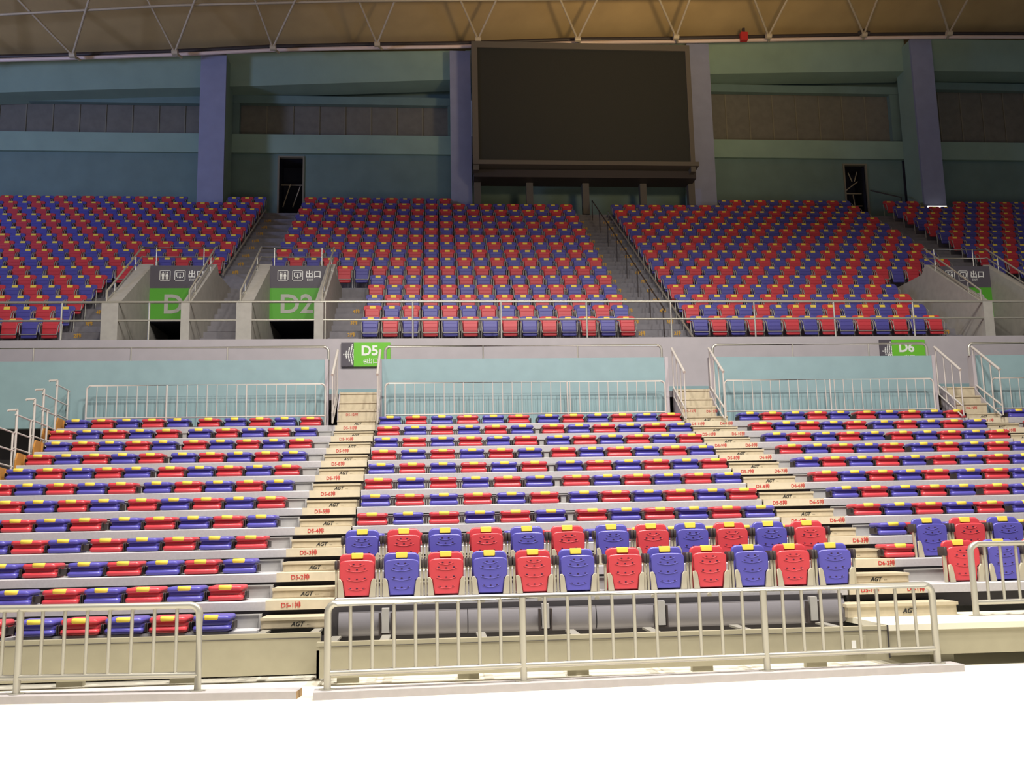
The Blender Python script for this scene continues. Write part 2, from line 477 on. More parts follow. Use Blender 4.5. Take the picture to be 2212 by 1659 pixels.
# ================================================================ RETRACTABLE TIER
BLK = {  # name: xl, xr of the seated part; aisle part
    'left': dict(x0=-8.6, x1=-2.22, ax=(-2.22, -1.36)),
    'centre': dict(x0=-1.34, x1=5.44, ax=None),
    'right': dict(x0=6.52, x1=12.0, ax=(5.47, 6.52)),
    'far right': dict(x0=12.95, x1=18.5, ax=(12.02, 12.95)),
}
def left_end(i):
    return {12:-8.0, 11:-8.02,10:-7.97,9:-7.80,8:-7.78}.get(i, -7.76)
for blk, q in BLK.items():
    for i in range(0, 12):
        if blk in ('centre', 'far right') and i == 0: continue
        if blk == 'right' and i == 0: continue
        if blk == 'far right' and i < 6: continue
        x0, x1 = q['x0'], q['x1']
        if blk == 'left': x0 = left_end(i)
        yf, yb = YR(i), YR(i+1)+0.10
        if i == 11: yb = 21.38
        lab = 'grey retractable seating tier, row %s of the %s lower block, painted D%d-%d' % (ordinal(i) if i else 'zero', blk, 5 if blk != 'far right' else 6, i)
        if blk in ('right',): lab = 'grey retractable seating tier, %s row up of the right lower block' % ordinal(i)
        elif blk == 'left': lab = ('grey retractable seating tier, %s row up of the left lower block' % ordinal(i+1))
        elif blk == 'centre': lab = ('grey retractable seating tier, %s row up of the centre lower block' % ordinal(i))
        else: lab = ('grey retractable seating tier, %s row up of the far right lower block' % ordinal(i))
        root = empty('retractable_tier_row', (x0, yf, 0), lab, 'seating tier', 'retractable rows of the lower tier')
        def rp(name, mb, m):
            mb.v = [(x-x0, y-yf, z) for x, y, z in mb.v]
            return part(name, mb, m, root)
        b = MB(); b.box(x0, x1, yf+(0.02 if i else 0.20), yb, ZD(i)-0.03, ZD(i)-0.001); rp('deck', b, M['deck'])
        b = MB()
        if i: b.prismx(x0, x1, [(yf-0.02, ZS(i)-0.06), (yf+0.03, ZS(i)-0.06), (yf+0.03, ZD(i)), (yf-0.008, ZD(i)), (yf-0.02, ZD(i)-0.012)]); rp('nosing', b, M['nosing'])
        b = MB()
        if i < 11:
            b.box(x0+0.02, x1, yf+0.56, yf+0.585, ZD(i), ZD(i)+0.155)
            b.box(x0+0.02, x1, yf+0.54, yf+0.585, ZD(i)+0.155, ZD(i)+0.17)
            b.box(x1-0.03, x1, yf+0.50, yf+0.585, ZD(i), ZD(i)+0.165)
            rp('riser_panel', b, M['panel'])
        b = MB(); xa, xb = x0, x1
        if q['ax']: xa = min(x0, q['ax'][0]); xb = max(x1, q['ax'][1])
        b.box(xa, xb, yf+(0.10 if i else 0.40), yf+(0.13 if i else 0.43), ZD(i-1) if i else 0.05, ZS(i)-0.04)
        if blk == 'left' and i >= 5: b.box(x0, x0+0.03, yf+0.1, yb-0.12, ZD(i)-0.34, ZD(i)-0.03)
        rp('underdeck_shade', b, M['under'])  # dark sheets stand for the shade below the open decks
        if q['ax']:
            a0, a1 = q['ax']
            b = MB(); b.box(a0, a1, yf+(0.02 if i else 0.36), yb if i < 11 else 20.96, ZD(i)-0.03, ZD(i)-0.001)
            if i: b.box(a0, a1, yf-0.02, yf+0.02, ZS(i)-0.06, ZD(i)); at_ = rp('aisle_tread', b, M['beige2'])
            if i >= 1:
                txs = [(-1.90, 'D5-%d排' % i)] if blk == 'left' else [(5.75, 'D5-%d排' % i), (6.39, 'D6-%d排' % i)] if blk == 'right' else [(12.45, 'D6-%d排' % i)]
                for tx, tt in txs:
                    text('row_marking', tt, 0.082, (tx, yf-0.022, ZS(i)-0.004), M['redtext'], at_, bold=0.001)
        if blk == 'left' and i >= 5:
            b = MB()
            b.prismx(x0-0.03, x0+0.0, [(yf-0.02, ZD(i)-0.12), (yf+0.5, ZD(i)-0.12), (yf+0.5, ZD(i)+0.1), (yf+0.35, ZD(i)+0.22), (yf+0.05, ZD(i)+0.24), (yf-0.02, ZD(i)+0.1)])
            b.box(x0, x0+0.03, yf+0.30, yf+0.33, ZD(i), ZD(i)+0.21)
            rp('end_plate', b, M['orange'])
# half steps in the aisles
for blk, names in (('left', 'left aisle'), ('right', 'right aisle'), ('far right', 'far right aisle')):
    a0, a1 = BLK[blk]['ax']
    for i in range(0, 12):
        if blk == 'right' and i == 0: continue
        if blk == 'far right' and i < 7: continue
        y = YR(i)+0.38; z = ZD(i)
        yb_ = YR(i+1)+0.08
        if i == 11: y = 20.80; yb_ = 20.95
        n = empty('aisle_half_step', ((a0+a1)/2, y, z), 'beige half step in the %s, %s one up from the floor' % (names, ordinal(i+1 if blk=='left' else i)), 'step', 'aisle half steps')
        hw = (a1-a0)/2-0.02
        b = MB(); b.box(-hw, hw, 0, yb_-y, 0.0, 0.100); b.box(-hw+0.02, hw-0.02, -0.004, 0, 0.012, 0.088)
        sb = part('step_body', b, M['beige'], n)
        b = MB(); b.box(-hw-0.006, hw+0.006, -0.02, yb_-y, 0.100, 0.132); part('step_nosing', b, M['beige'], n)
        text('step_logo', 'AGT', 0.075, ((a0+a1)/2+0.03, y-0.006, z+0.050), M['blacktext'], sb, shear=0.35, bold=0.002)
        text('step_logo', '···', 0.06, ((a0+a1)/2+0.17, y-0.006, z+0.04), M['blacktext'], sb)
# low box step in front of the right aisle
n = empty('aisle_floor_step', (6.0, 12.25, 0.5), 'long beige box step at the foot of the right aisle behind the barrier', 'step')
b = MB(); b.box(-0.72, 0.75, 0, 0.42, 0, 0.13); part('step_body', b, M['beige'], n)
b = MB(); b.box(-0.74, 0.77, -0.02, 0.42, 0.13, 0.17); part('step_nosing', b, M['beige'], n)
text('step_logo', 'AGT', 0.085, (6.1, 12.243, 0.565), M['blacktext'], n, shear=0.35, bold=0.002)

# stair flights from row eleven up to the walkway
for nm, (a0, a1) in (('left', (-2.20, -1.36)), ('right', (5.49, 6.29)), ('far right', (12.0, 12.72))):
    n = empty('walkway_steps', ((a0+a1)/2, 20.97, 4.0), 'beige steps leading from the %s aisle up to the teal parapet opening' % nm, 'stairs', 'steps up to the walkway')
    hw = (a1-a0)/2
    for k, (yf, zt) in enumerate(((20.97, 4.40), (21.19, 4.61), (21.41, 4.85))):
        b = MB(); b.box(-hw, hw, yf-20.97, yf-20.97+0.30, 0.0 if k == 0 else zt-4.45, zt-4.0-0.035)
        b.box(-hw-0.01, hw+0.01, yf-20.97-0.02, yf-20.97+0.30, zt-4.0-0.035, zt-4.0)
        part('step', b, M['beige'], n)
    for s_ in (-1, 1):
        b = MB(); b.prismx(s_*(hw+0.012)-0.012, s_*(hw+0.012)+0.012, [(0.02, 0.02), (0.62, 0.02), (0.62, 0.88), (0.50, 0.88), (0.02, 0.42)])
        part('stringer', b, M['fascia'], n)
    root_ = n
    if nm == 'left': text('row_marking', 'D5-12排', 0.075, (-1.9, 20.966, 4.29), M['redtext'], n)
    elif nm == 'right':
        text('row_marking', 'D5-12排', 0.075, (5.7, 20.966, 4.29), M['redtext'], n); text('row_marking', 'D6-12排', 0.075, (6.2, 20.966, 4.28), M['redtext'], n)
    else: text('row_marking', 'D6-12排', 0.075, (12.35, 20.966, 4.29), M['redtext'], n)

# ---------------------------------------------------------------- folded and upright seats
def folded_parts(w_, aw):
    h = w_/2
    pan = MB()
    pan.puff(rrect(-h+0.01, h-0.01, 0.0, 0.40, 0.05, 3), 0.072, 0.034, lambda a, c, d: (a, c, 0.006+d), 3)
    pan.puff(rrect(-h+0.03, h-0.03, 0.045, 0.38, 0.03, 2), 0.07, 0.012, lambda a, c, d: (a, c, 0.06+d), 1)
    back = MB()
    back.puff(rrect(-h+0.012, h-0.012, -0.004, 0.40, 0.06, 3), 0.066, 0.030, lambda a, c, d: (a, c, 0.125+d+0.02*(1-(a/h)**2)*0.3), 3)
    tg = MB()
    tg.puff(rrect(-0.082, 0.082, -0.012, 0.05, 0.008, 1), 0.058, 0.012, lambda a, c, d: (a, c, 0.146+d), 1)
    arms = []
    for s in (-1, 1):
        m = MB(); x = s*(h+0.002+aw/2)
        m.box(x-aw/2, x+aw/2, 0.05, 0.30, 0.02, 0.115)
        m.tube([(x-aw/2, 0.09, 0.085), (x+aw/2, 0.09, 0.085)], 0.045, 8)
        arms.append(m)
    return pan, back, tg, arms
def build_folded(color, w_, aw, key):
    pan, back, tg, arms = folded_parts(w_, aw)
    r = {'seat_pan': pan.mesh('seat_pan', M[color]), 'backrest': back.mesh('backrest', M[color]), 'number_tag': tg.mesh('number_tag', M['yellow'])}
    r['armrest'] = [a.mesh('armrest', M['dark']) for a in arms]
    return r
FM = {(c, k): build_folded(c, w_, aw, k) for c in ('red', 'blue') for k, w_, aw in (('wide', 0.500, 0.022), ('narrow', 0.474, 0.012))}
def folded_seat(x, y, z, color, key, label, group):
    m = FM[(color, key)]
    o = empty('folding_seat', (x, y, z), label, 'seat', group)
    link('seat_pan', m['seat_pan'], o)
    link('number_tag', m['number_tag'], link('backrest', m['backrest'], o))['label'] = 'yellow number tag'
    for a in m['armrest']: link('armrest', a, o)['label'] = 'dark armrest pivot'
    return o
G1 = 'folded plastic seats of the retractable tier'
def side_word(k, n, frm):
    return '%s from the %s' % (ordinal(k), frm)
XL_R = [-2.75, -3.265, -3.78, -4.295, -4.81]; XL_L = [-5.40, -5.91, -6.42, -6.93, -7.44]
for i in range(0, 12):
    xs_ = list(XL_R)+list(XL_L)
    if i >= 10: xs_ = [-2.76, -3.31, -3.84, -4.37, -4.92, -5.57, -6.10, -6.63, -7.15, -7.68]
    for k, x in enumerate(xs_):
        if i < 5 and x < -6.9 + i*0.0 and i < 3: continue
        c = 'red' if (i+k) % 2 else 'blue'
        folded_seat(x, YR(i)+(0.07 if i else 0.145), ZD(i), c, 'narrow', '%s folded seat in %s row of left lower block, %s from its aisle' % (c, ordinal(i+1), ordinal(k+1)), G1)
for i in range(3, 12):
    for k in range(12):
        x = -1.05+0.564*k if k < 6 else 2.43+0.549*(k-6)
        c = 'red' if (i+k) % 2 == 0 else 'blue'
        folded_seat(x, YR(i)+0.07, ZD(i), c, 'wide' if True else 'narrow', '%s folded seat in %s row of centre lower block, %s from its left end' % (c, ordinal(i), ordinal(k+1)), G1)
for i in range(2, 12):
    for k in range(10):
        x = 6.97+0.525*k if k < 5 else 9.68+0.53*(k-5)
        if i == 2 and k > 0: continue
        if i <= 5 and k > 6+(i-3): continue
        if i == 2: x = 6.70
        c = 'red' if (i+k) % 2 == 0 else 'blue'
        folded_seat(x, YR(i)+(0.07 if i > 2 else 0.14), ZD(i), c, 'narrow', '%s folded seat in %s row of right lower block, %s from its left end' % (c, ordinal(i), ordinal(k+1)), G1)
for i in (10, 11):
    for k in range(2):
        c = 'red' if (i+k) % 2 == 0 else 'blue'
        folded_seat(13.28+0.53*k, YR(i)+0.07, ZD(i), c, 'narrow', '%s folded seat in %s row of far right lower block, %s from its aisle' % (c, ordinal(i), ordinal(k+1)), G1)

def build_upright(color):
    r = {}
    half = [(0.0, 0.02), (0.158, 0.02), (0.172, 0.10), (0.184, 0.205), (0.222, 0.232), (0.228, 0.30), (0.230, 0.41), (0.221, 0.445), (0.195, 0.468), (0.15, 0.476), (0.07, 0.480)]
    outl = [(x, z) for x, z in half[1:]]+[(0, 0.481)]+[(-x, z) for x, z in reversed(half[1:])]
    tl = lambda y0: (lambda a, c, d: (a, y0+d+0.10*(0.49-c)*-0.12, c))
    pan = MB(); pan.puff(outl, 0.04, 0.013, lambda a, c, d: (a, 0.05+d, c), 2)
    pan.cur = 1
    for z, xx in ((0.425, (-0.045, 0.045)), (0.355, (-0.10, 0, 0.10)), (0.235, (-0.10, 0, 0.10)), (0.115, (-0.085, 0, 0.085))):
        for x in xx:
            zz = z+0.9*x*x*(1 if z > 0.2 else 0)
            pan.puff(rrect(x-0.014, x+0.014, zz-0.007, zz+0.007, 0.006, 1), 0.006, 0.001, lambda a, c, d: (a, 0.047+d, c), 1)
    pan.cur = 0
    for z, hw in ((0.395, 0.10), (0.325, 0.14), (0.205, 0.13), (0.09, 0.11)):
        pan.tube([(hw*t, 0.049, z+0.028*t*t) for t in (-1, -0.6, -0.2, 0.2, 0.6, 1)], 0.004, 4)
    r['seat_pan'] = pan.mesh('seat_pan', [M[color], M['slot']])
    bk = MB(); bk.puff(rrect(-0.236, 0.236, 0.0, 0.562, 0.03, 4, 0.08), 0.05, 0.02, lambda a, c, d: (a-0.006, 0.14+d+0.06*c, c), 3)
    r['backrest'] = bk.mesh('backrest', M[color])
    t = MB(); t.puff(rrect(-0.078, 0.078, 0.490, 0.569, 0.008, 1), 0.066, 0.008, lambda a, c, d: (a-0.006, 0.128+d+0.06*c, c), 1)
    r['number_tag'] = t.mesh('number_tag', M['yellow'])
    r['side_bracket'] = []; r['armrest'] = []; r['arm_post'] = []
    for s in (-1, 1):
        m = MB(); m.puff([(s*p[0], p[1]) for p in ([(0.158, 0.0), (0.243, 0.0), (0.246, 0.235), (0.212, 0.240), (0.186, 0.20)] if s > 0 else [(0.186, 0.20), (0.212, 0.240), (0.246, 0.235), (0.243, 0.0), (0.158, 0.0)])], 0.03, 0.006, lambda a, c, d: (a, 0.015+d, c), 1)
        r['side_bracket'].append(m.mesh('side_bracket', M['bracket']))
        m = MB(); m.box(s*0.268-0.014, s*0.268+0.014, 0.05, 0.10, 0.0, 0.36); r['arm_post'].append(m.mesh('arm_post', M['bracket']))
        m = MB(); m.puff(rrect(s*0.268-0.020, s*0.268+0.020, 0.02, 0.22, 0.012, 2), 0.125, 0.012, lambda a, c, d: (a, c, 0.355+d), 1); r['armrest'].append(m.mesh('armrest', M['dark']))
    return r
UM = {c: build_upright(c) for c in ('red', 'blue')}
def upright_seat(x, i, color, label, group):
    m = UM[color]
    o = empty('folding_seat', (x, YR(i)+0.10, ZD(i)), label, 'seat', group)
    for nm, v in m.items():
        for me in (v if isinstance(v, list) else [v]):
            p = link(nm, me, bk_ if nm == 'number_tag' else o)
            if nm == 'backrest': bk_ = p
            if nm == 'number_tag': p['label'] = 'yellow number tag'
            elif nm == 'armrest': p['label'] = 'black armrest cap'
            elif nm in ('arm_post', 'side_bracket'): p['label'] = 'beige metal %s' % nm.split('_')[1]
G2 = 'raised seats in the two front rows'
for i in (1, 2):
    for k in range(12):
        x = -1.08+0.583*k if k < 6 else 2.475+0.579*(k-6)
        c = 'red' if (i+k) % 2 else 'blue'
        upright_seat(x, i, c, '%s raised seat in %s centre row, %s from the left aisle' % (c, 'the front' if i == 1 else 'the second', ordinal(k+1)), G2)
for i in (1, 2):
    for k in range(4):
        x = 7.20+0.585*k
        c = 'red' if (i+k) % 2 else 'blue'
        upright_seat(x, i, c, '%s raised seat in %s right block row, %s from the right aisle' % (c, 'the front' if i == 1 else 'the second', ordinal(k+1)), G2)

# ---------------------------------------------------------------- platform, roller panels, tracks
def pl(name, boxes, mats, kind=None):
    b = MB()
    for bx in boxes:
        b.cur = bx[6] if len(bx) > 6 else 0
        b.box(*bx[:6])
    return struct(name, b, mats)
pl('trim_platform_left', [(-12, -1.42, 11.72, 11.77, 0.085, 0.505), (-12, -1.42, 11.72, 11.80, 0.505, 0.56), (-12,-1.42,12.3,12.32,0.0,0.4,1)], [M['platform'], M['under']])  # rear sheet carries the shade of the gap as dark colour
pl('trim_platform_centre', [(-1.41, 5.34, 11.30, 11.35, 0.09, 0.44), (-1.41, 5.34, 11.295, 11.38, 0.44, 0.49), (-1.41, -1.38, 11.3, 12.3, 0.09, 0.40), (-1.38, 5.3, 12.45, 12.5, 0.0, 0.8, 1)], [M['platform'], M['under']])  # last box is a dark sheet for the shade in the trench
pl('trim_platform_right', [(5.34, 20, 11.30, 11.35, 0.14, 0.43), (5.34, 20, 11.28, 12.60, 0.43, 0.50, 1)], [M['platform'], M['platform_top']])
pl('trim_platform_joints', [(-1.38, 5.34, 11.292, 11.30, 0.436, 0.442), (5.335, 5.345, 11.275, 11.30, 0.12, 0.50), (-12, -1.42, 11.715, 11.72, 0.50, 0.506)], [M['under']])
# blocks below the platform skirts
pl('trim_platform_feet', [(x, x+0.25, 11.5, 11.6, 0.0, 0.12) for x in (-1.2, 0.2, 1.5, 3.0, 4.4, 6.0, 8.0)]+[(-11+1.3*k, -10.7+1.3*k, 11.9, 12.0, 0, 0.12) for k in range(7)], [M['platform']])
# socket plate on the platform front
n = empty('socket_plate', (4.93, 11.29, 0.30), 'small beige socket plate on the platform front at its right end', 'socket')
b = MB(); b.box(-0.13, 0.13, -0.012, 0.0, -0.09, 0.09); part('cover_plate', b, M['platform'], n)
b = MB(); b.box(-0.05, 0.0, -0.02, -0.012, -0.06, 0.03); b.tube([(0.08, -0.02, 0.05), (0.08, -0.012, 0.05)], 0.015, 8); part('socket', b, M['white'], n)
# curved grey roller panels below the front centre row
xs_ = [-1.28, 0.35, 2.0, 3.65, 5.3]
for k in range(4):
    x0, x1 = xs_[k]+0.006, xs_[k+1]-0.006
    n = empty('roller_panel', ((x0+x1)/2, 12.4, 0.45), 'curved grey panel under the front centre row, %s from the left' % ordinal(k+1), 'panel', 'curved panels under the front row')
    hw = (x1-x0)/2
    prof = []
    for yy, zz in ((0.12, -0.035), (0.03, -0.02), (-0.03, 0.01), (-0.055, 0.06), (-0.06, 0.12), (-0.05, 0.20), (-0.02, 0.27)):
        prof.append((yy, zz))
    poly = list(reversed(prof))+[(prof[0][0]+0.02, prof[0][1]), (prof[-1][0]+0.02, prof[-1][1])]
    b = MB()
    vs = []
    for xx in (-hw, hw): vs += [(xx, y, z) for y, z in prof]
    m_ = len(prof)
    b.add(vs, [(j, m_+j, m_+j+1, j+1) for j in range(m_-1)], True)
    vs2 = [(x, y+0.02, z) for x, y, z in vs]
    b.add(vs2, [(j, j+1, m_+j+1, m_+j) for j in range(m_-1)], True)
    b.box(-hw, hw, prof[-1][0], prof[-1][0]+0.03, prof[-1][1], prof[-1][1]+0.012)
    part('panel_face', b, M['curtain'], n)
for k, x in enumerate((-0.68, 1.33, 2.82, 4.82)):
    n = empty('panel_latch', (x, 12.26, 0.62), 'dark framed latch on the curved grey panels, %s from the left' % ordinal(k+1), 'latch', 'latches on the curved panels')
    b = MB(); b.box(-0.085, -0.06, -0.03, 0.06, -0.15, 0.10); b.box(0.06, 0.085, -0.03, 0.06, -0.15, 0.10); b.box(-0.085, 0.085, -0.03, 0.06, -0.17, -0.15)
    part('latch_frame', b, M['dark'], n)
    b = MB(); b.box(-0.045, 0.045, -0.05, 0.04, -0.14, 0.16); part('latch_arm', b, M['panel'], n)
b = MB(); b.tube([(-1.3, 11.62, 0.405), (5.3, 11.62, 0.405)], 0.03, 8)
tag(link('front_tube', b.mesh('front_tube', M['steel'])), 'long steel tube lying in the gap behind the centre platform edge', 'tube')
b = MB(); b.tube([(-2.35, 11.97, 0.50), (-1.44, 11.97, 0.50)], 0.025, 8)
tag(link('front_tube', b.mesh('front_tube', M['steel'])), 'short steel tube in the gap below the bottom step of the left aisle', 'tube')
for k, x in enumerate((-2.13, -1.50)):
    b = MB(); b.box(-0.05, 0.05, 0, 0.42, -0.012, 0.012); b.box(-0.05, 0.05, 0, 0.02, -0.05, 0.0)
    tag(link('track_plate', b.mesh('track_plate', M['steel']), None, (x, 11.78, 0.55)), 'bright steel track plate at the %s of the bottom step of the left aisle' % ('left' if k == 0 else 'right'), 'track plate', 'track plates in the front gap')
for k, x in enumerate((-1.27, -0.66, 0.50, 1.62, 2.60, 3.72, 4.85)):
    b = MB(); b.box(-0.055, 0.055, 0, 0.75, -0.012, 0.012); b.box(-0.055, 0.055, 0, 0.02, -0.05, 0.0)
    tag(link('track_plate', b.mesh('track_plate', M['steel']), None, (x, 11.40, 0.455)), 'bright steel track plate behind the platform edge, %s from the left' % ordinal(k+1), 'track plate', 'track plates in the front gap')
# hooks on the front nosing
for k in range(9):
    x = -0.95+0.75*k
    b = MB(); b.puff(rrect(-0.028, 0.028, -0.075, 0.02, 0.02, 2), 0.02, 0.005, lambda a, c, d: (a, d, c), 1)
    tag(link('seat_bracket', b.mesh('seat_bracket', M['bracket']), None, (x, YR(1)-0.045, ZS(1)+0.0)), 'small beige bracket on the front centre nosing, %s from the left' % ordinal(k+1), 'bracket', 'brackets on the front nosing')

# ---------------------------------------------------------------- barriers on the floor
def arc_corner(p_in, corner, p_out, r, n=4):
    """points rounding a right-angle corner between p_in and p_out"""
    c = Vector(corner); a = (Vector(p_in)-c).normalized(); d = (Vector(p_out)-c).normalized()
    o = c+a*r+d*r
    return [o - d*r*math.cos(math.pi/2*t/n) - a*r*math.sin(math.pi/2*t/n) for t in range(n+1)]
def barrier(name, p0, p1, post_x, bars, label, zt, zb, round_l, round_r, board=None, rpost=0.038, rrail=0.040, rbar=0.0195, cat='barrier', group=None, z_base=0.0, foot=True, mt='steel', extend=(0, 0)):
    p0 = Vector(p0); p1 = Vector(p1); L = (p1-p0).length
    ang = math.atan2(p1.y-p0.y, p1.x-p0.x)
    root = empty(name, (p0.x, p0.y, z_base), label, cat, group, ang)
    xs0, xs1 = post_x[0], post_x[-1]
    pts = []
    if round_l: pts += [(xs0, 0, 0.0)] + [tuple(q) for q in arc_corner((xs0,0,0), (xs0,0,zt), (xs0+1,0,zt), 0.10)]
    else: pts += [(xs0-extend[0], 0, zt)]
    if round_r: pts += [tuple(q) for q in arc_corner((xs1-1,0,zt), (xs1,0,zt), (xs1,0,0), 0.10)] + [(xs1, 0, 0.0)]
    else: pts += [(xs1+extend[1], 0, zt)]
    b = MB(); b.tube(pts, rrail, 10); tr_ = part('top_rail', b, M[mt], root)
    b = MB(); b.tube([(xs0-extend[0]*(not round_l), 0, zb), (xs1+extend[1]*(not round_r), 0, zb)], rrail*0.8, 8); part('bottom_rail', b, M[mt], root)
    for k, x in enumerate(post_x):
        hold = tr_
        if not ((k == 0 and round_l) or (k == len(post_x)-1 and round_r)):
            b = MB(); b.tube([(x, 0, 0), (x, 0, zt)], rpost, 10); hold = part('post', b, M[mt], root)
        if foot:
            b = MB(); b.tube([(x, 0, 0), (x, 0, 0.008)], 0.075, 12); b.box(x-0.09, x+0.09, -0.02, 0.02, 0, 0.012); part('foot_flange', b, M[mt], hold)
    for x in bars:
        b = MB(); b.tube([(x, 0, zb), (x, 0, zt)], rbar, 7); part('baluster', b, M[mt], root)
    if board:
        b = MB(); b.box(board[0], board[1], -0.145, 0.125, -0.08, 0.0); b.cur = 1; b.box(board[1]-0.004, board[1]+0.002, -0.14, 0.12, -0.078, -0.002)
        part('base_board', b, [M['board'], M['boardend']], root, 'pinkish grey base board')
    return root
# centre
pa, pb = (-1.20, 10.545), (5.80, 10.985)
post = [0.0, 2.11, 4.90, 6.98]
bars = [0.24+0.232*k for k in range(8)]+[2.11+0.2535*(k+1) for k in range(10)]+[4.90+0.231*(k+1) for k in range(8)]
barrier('crowd_barrier', pa, pb, post, bars, 'long steel barrier with both ends rounded, on a grey board before the centre block', 0.90, 0.17, True, True, board=(-0.14, 7.22), z_base=0.08)
# left
pa, pb = (-7.0, 11.19), (-2.60, 10.765)
post = [0.40, 2.46, 4.42]
bars = [0.40+0.235*(k+1) for k in range(8)]+[2.46+0.245*(k+1) for k in range(7)]
barrier('crowd_barrier', pa, pb, post, bars, 'steel barrier with rounded right end on a grey board before the left block', 0.90, 0.17, False, True, board=(-1.0, 5.52), z_base=0.08, extend=(1.2, 0))
# right, on the platform
barrier('crowd_barrier', (6.88, 12.02), (9.2, 12.02), [0.0, 1.9], [0.19+0.213*k for k in range(8)], 'steel barrier with rounded left end standing on the raised platform at the right edge', 0.91, 0.17, True, False, z_base=0.50, extend=(0, 0.8))

# ---------------------------------------------------------------- balustrades behind the retractable tier
for nm, x0, x1, heavy, lab in (('l', -7.64, -2.50, (1.70, 3.42), 'pale balustrade on the top row in front of the teal wall, left block'),
                         ('c', -1.18, 5.17, (1.75, 4.10), 'pale balustrade on the top row in front of the teal wall, centre block'),
                         ('r', 6.56, 11.55, (2.5,), 'pale balustrade on the top row in front of the teal wall, right block'),
                         ('f', 12.98, 16.5, (2.0,), 'pale balustrade on the top row in front of the teal wall, far right block')):
    L = x1-x0; n = round(L/0.216)
    bars = [L*k/n for k in range(1, n)]
    barrier('balustrade', (x0, 21.10), (x1, 21.10), [0.0, *heavy, L], bars, lab, 5.01-4.015, 4.29-4.015, True, True, rpost=0.017, rrail=0.021, rbar=0.010, cat='railing', group='balustrades of the lower tier', z_base=4.015, foot=False, mt='whitetube')

# handrails standing on the teal parapet
for x0, x1, br, lab in ((-14.0, -2.48, (5.03, 7.14, 9.26), 'steel handrail on short posts along the left teal parapet'),
                   (-1.20, 5.22, (2.24, 4.44), 'steel handrail on short posts along the centre teal parapet'),
                   (6.44, 11.67, (1.93, 3.79), 'steel handrail on short posts along the right teal parapet'),
                   (12.72, 18.0, (2.2, 4.0), 'steel handrail on short posts along the far right teal parapet')):
    root = empty('parapet_handrail', (x0, 21.48, 5.61), lab, 'handrail', 'handrails on the teal parapet')
    L = x1-x0
    pts = [(0, 0, 0)]+[tuple(q) for q in arc_corner((0,0,0), (0,0,0.31), (1,0,0.31), 0.12)]+[tuple(q) for q in arc_corner((L-1,0,0.31), (L,0,0.31), (L,0,0), 0.12)]+[(L, 0, 0)]
    b = MB(); b.tube(pts, 0.032, 9); part('rail', b, M['steel'], root)
    for x in br:
        b = MB(); b.tube([(x, 0, 0), (x, 0, 0.31)], 0.018, 7); b.tube([(x, 0, 0), (x, 0, 0.01)], 0.05, 8); part('post', b, M['steel'], root)

# sloping stair railings at the aisle heads
for x, lab in ((-2.27, 'left side of the left aisle'), (-1.31, 'right side of the left aisle'), (5.45, 'left side of the right aisle'), (6.33, 'right side of the right aisle'), (11.83, 'left side of the far right aisle'), (12.76, 'right side of the far right aisle')):
    root = empty('stair_railing', (x, 20.42, 4.05), 'pale sloping stair railing on the %s' % lab, 'railing', 'stair railings up to the walkway')
    b = MB(); b.tube([(0, -0.03, 1.04), (0, 1.0, 1.77)], 0.032, 8); part('top_rail', b, M['whitetube'], root)
    b = MB(); b.tube([(0, 0, 0.22), (0, 1.0, 0.86)], 0.022, 6); b.tube([(0, 0.06, 0.0), (0, 1.0, 0.64)], 0.018, 6); part('bottom_rail', b, M['whitetube'], root)
    for k in range(4):
        y = 0.0+k*0.325
        b = MB(); b.tube([(0, y, max(0.0, 0.64*y-0.02)), (0, y, 1.06+0.71*y)], 0.016, 6); part('post', b, M['whitetube'], root)

# guard frames at the left end of rows
for k, i in enumerate(range(5, 12)):
    x = {11:-8.09,10:-8.03,9:-7.87,8:-7.85}.get(i, -7.83)
    root = empty('end_guard_frame', (x, YR(i)+0.06, ZD(i)-0.12), 'pale tube guard frame at the left end of the left block, %s from the front' % ordinal(k+1), 'guard rail', 'guard frames at the left row ends')
    b = MB(); b.tube([(0, 0, 0), (0, 0, 1.13), (0, 0, 1.16)], 0.024, 7); part('front_post', b, M['whitetube'], root)
    g_ = left_end(i)-0.032-x
    b = MB(); b.tube([(0, 0.02, 0.09), (g_, 0.02, 0.09)], 0.022, 6); b.tube([(0, 0.60, 0.13), (g_, 0.60, 0.10)], 0.018, 6); part('bracket', b, M['whitetube'], root)
    b = MB(); b.tube([(0, 0.62, 0.1), (0, 0.62, 1.02)], 0.020, 7); part('rear_post', b, M['whitetube'], root)
    b = MB(); b.tube([(0.01, 0, 1.16), (-0.15, 0, 1.16), (-0.17, 0.0, 1.14)], 0.024, 7); part('top_stub', b, M['whitetube'], root)
    for z in (1.05, 0.72, 0.42):
        b = MB(); b.tube([(0, -0.06, z+0.02), (0, 0.70, z-0.02)], 0.016, 6); part('rail', b, M['whitetube'], root)

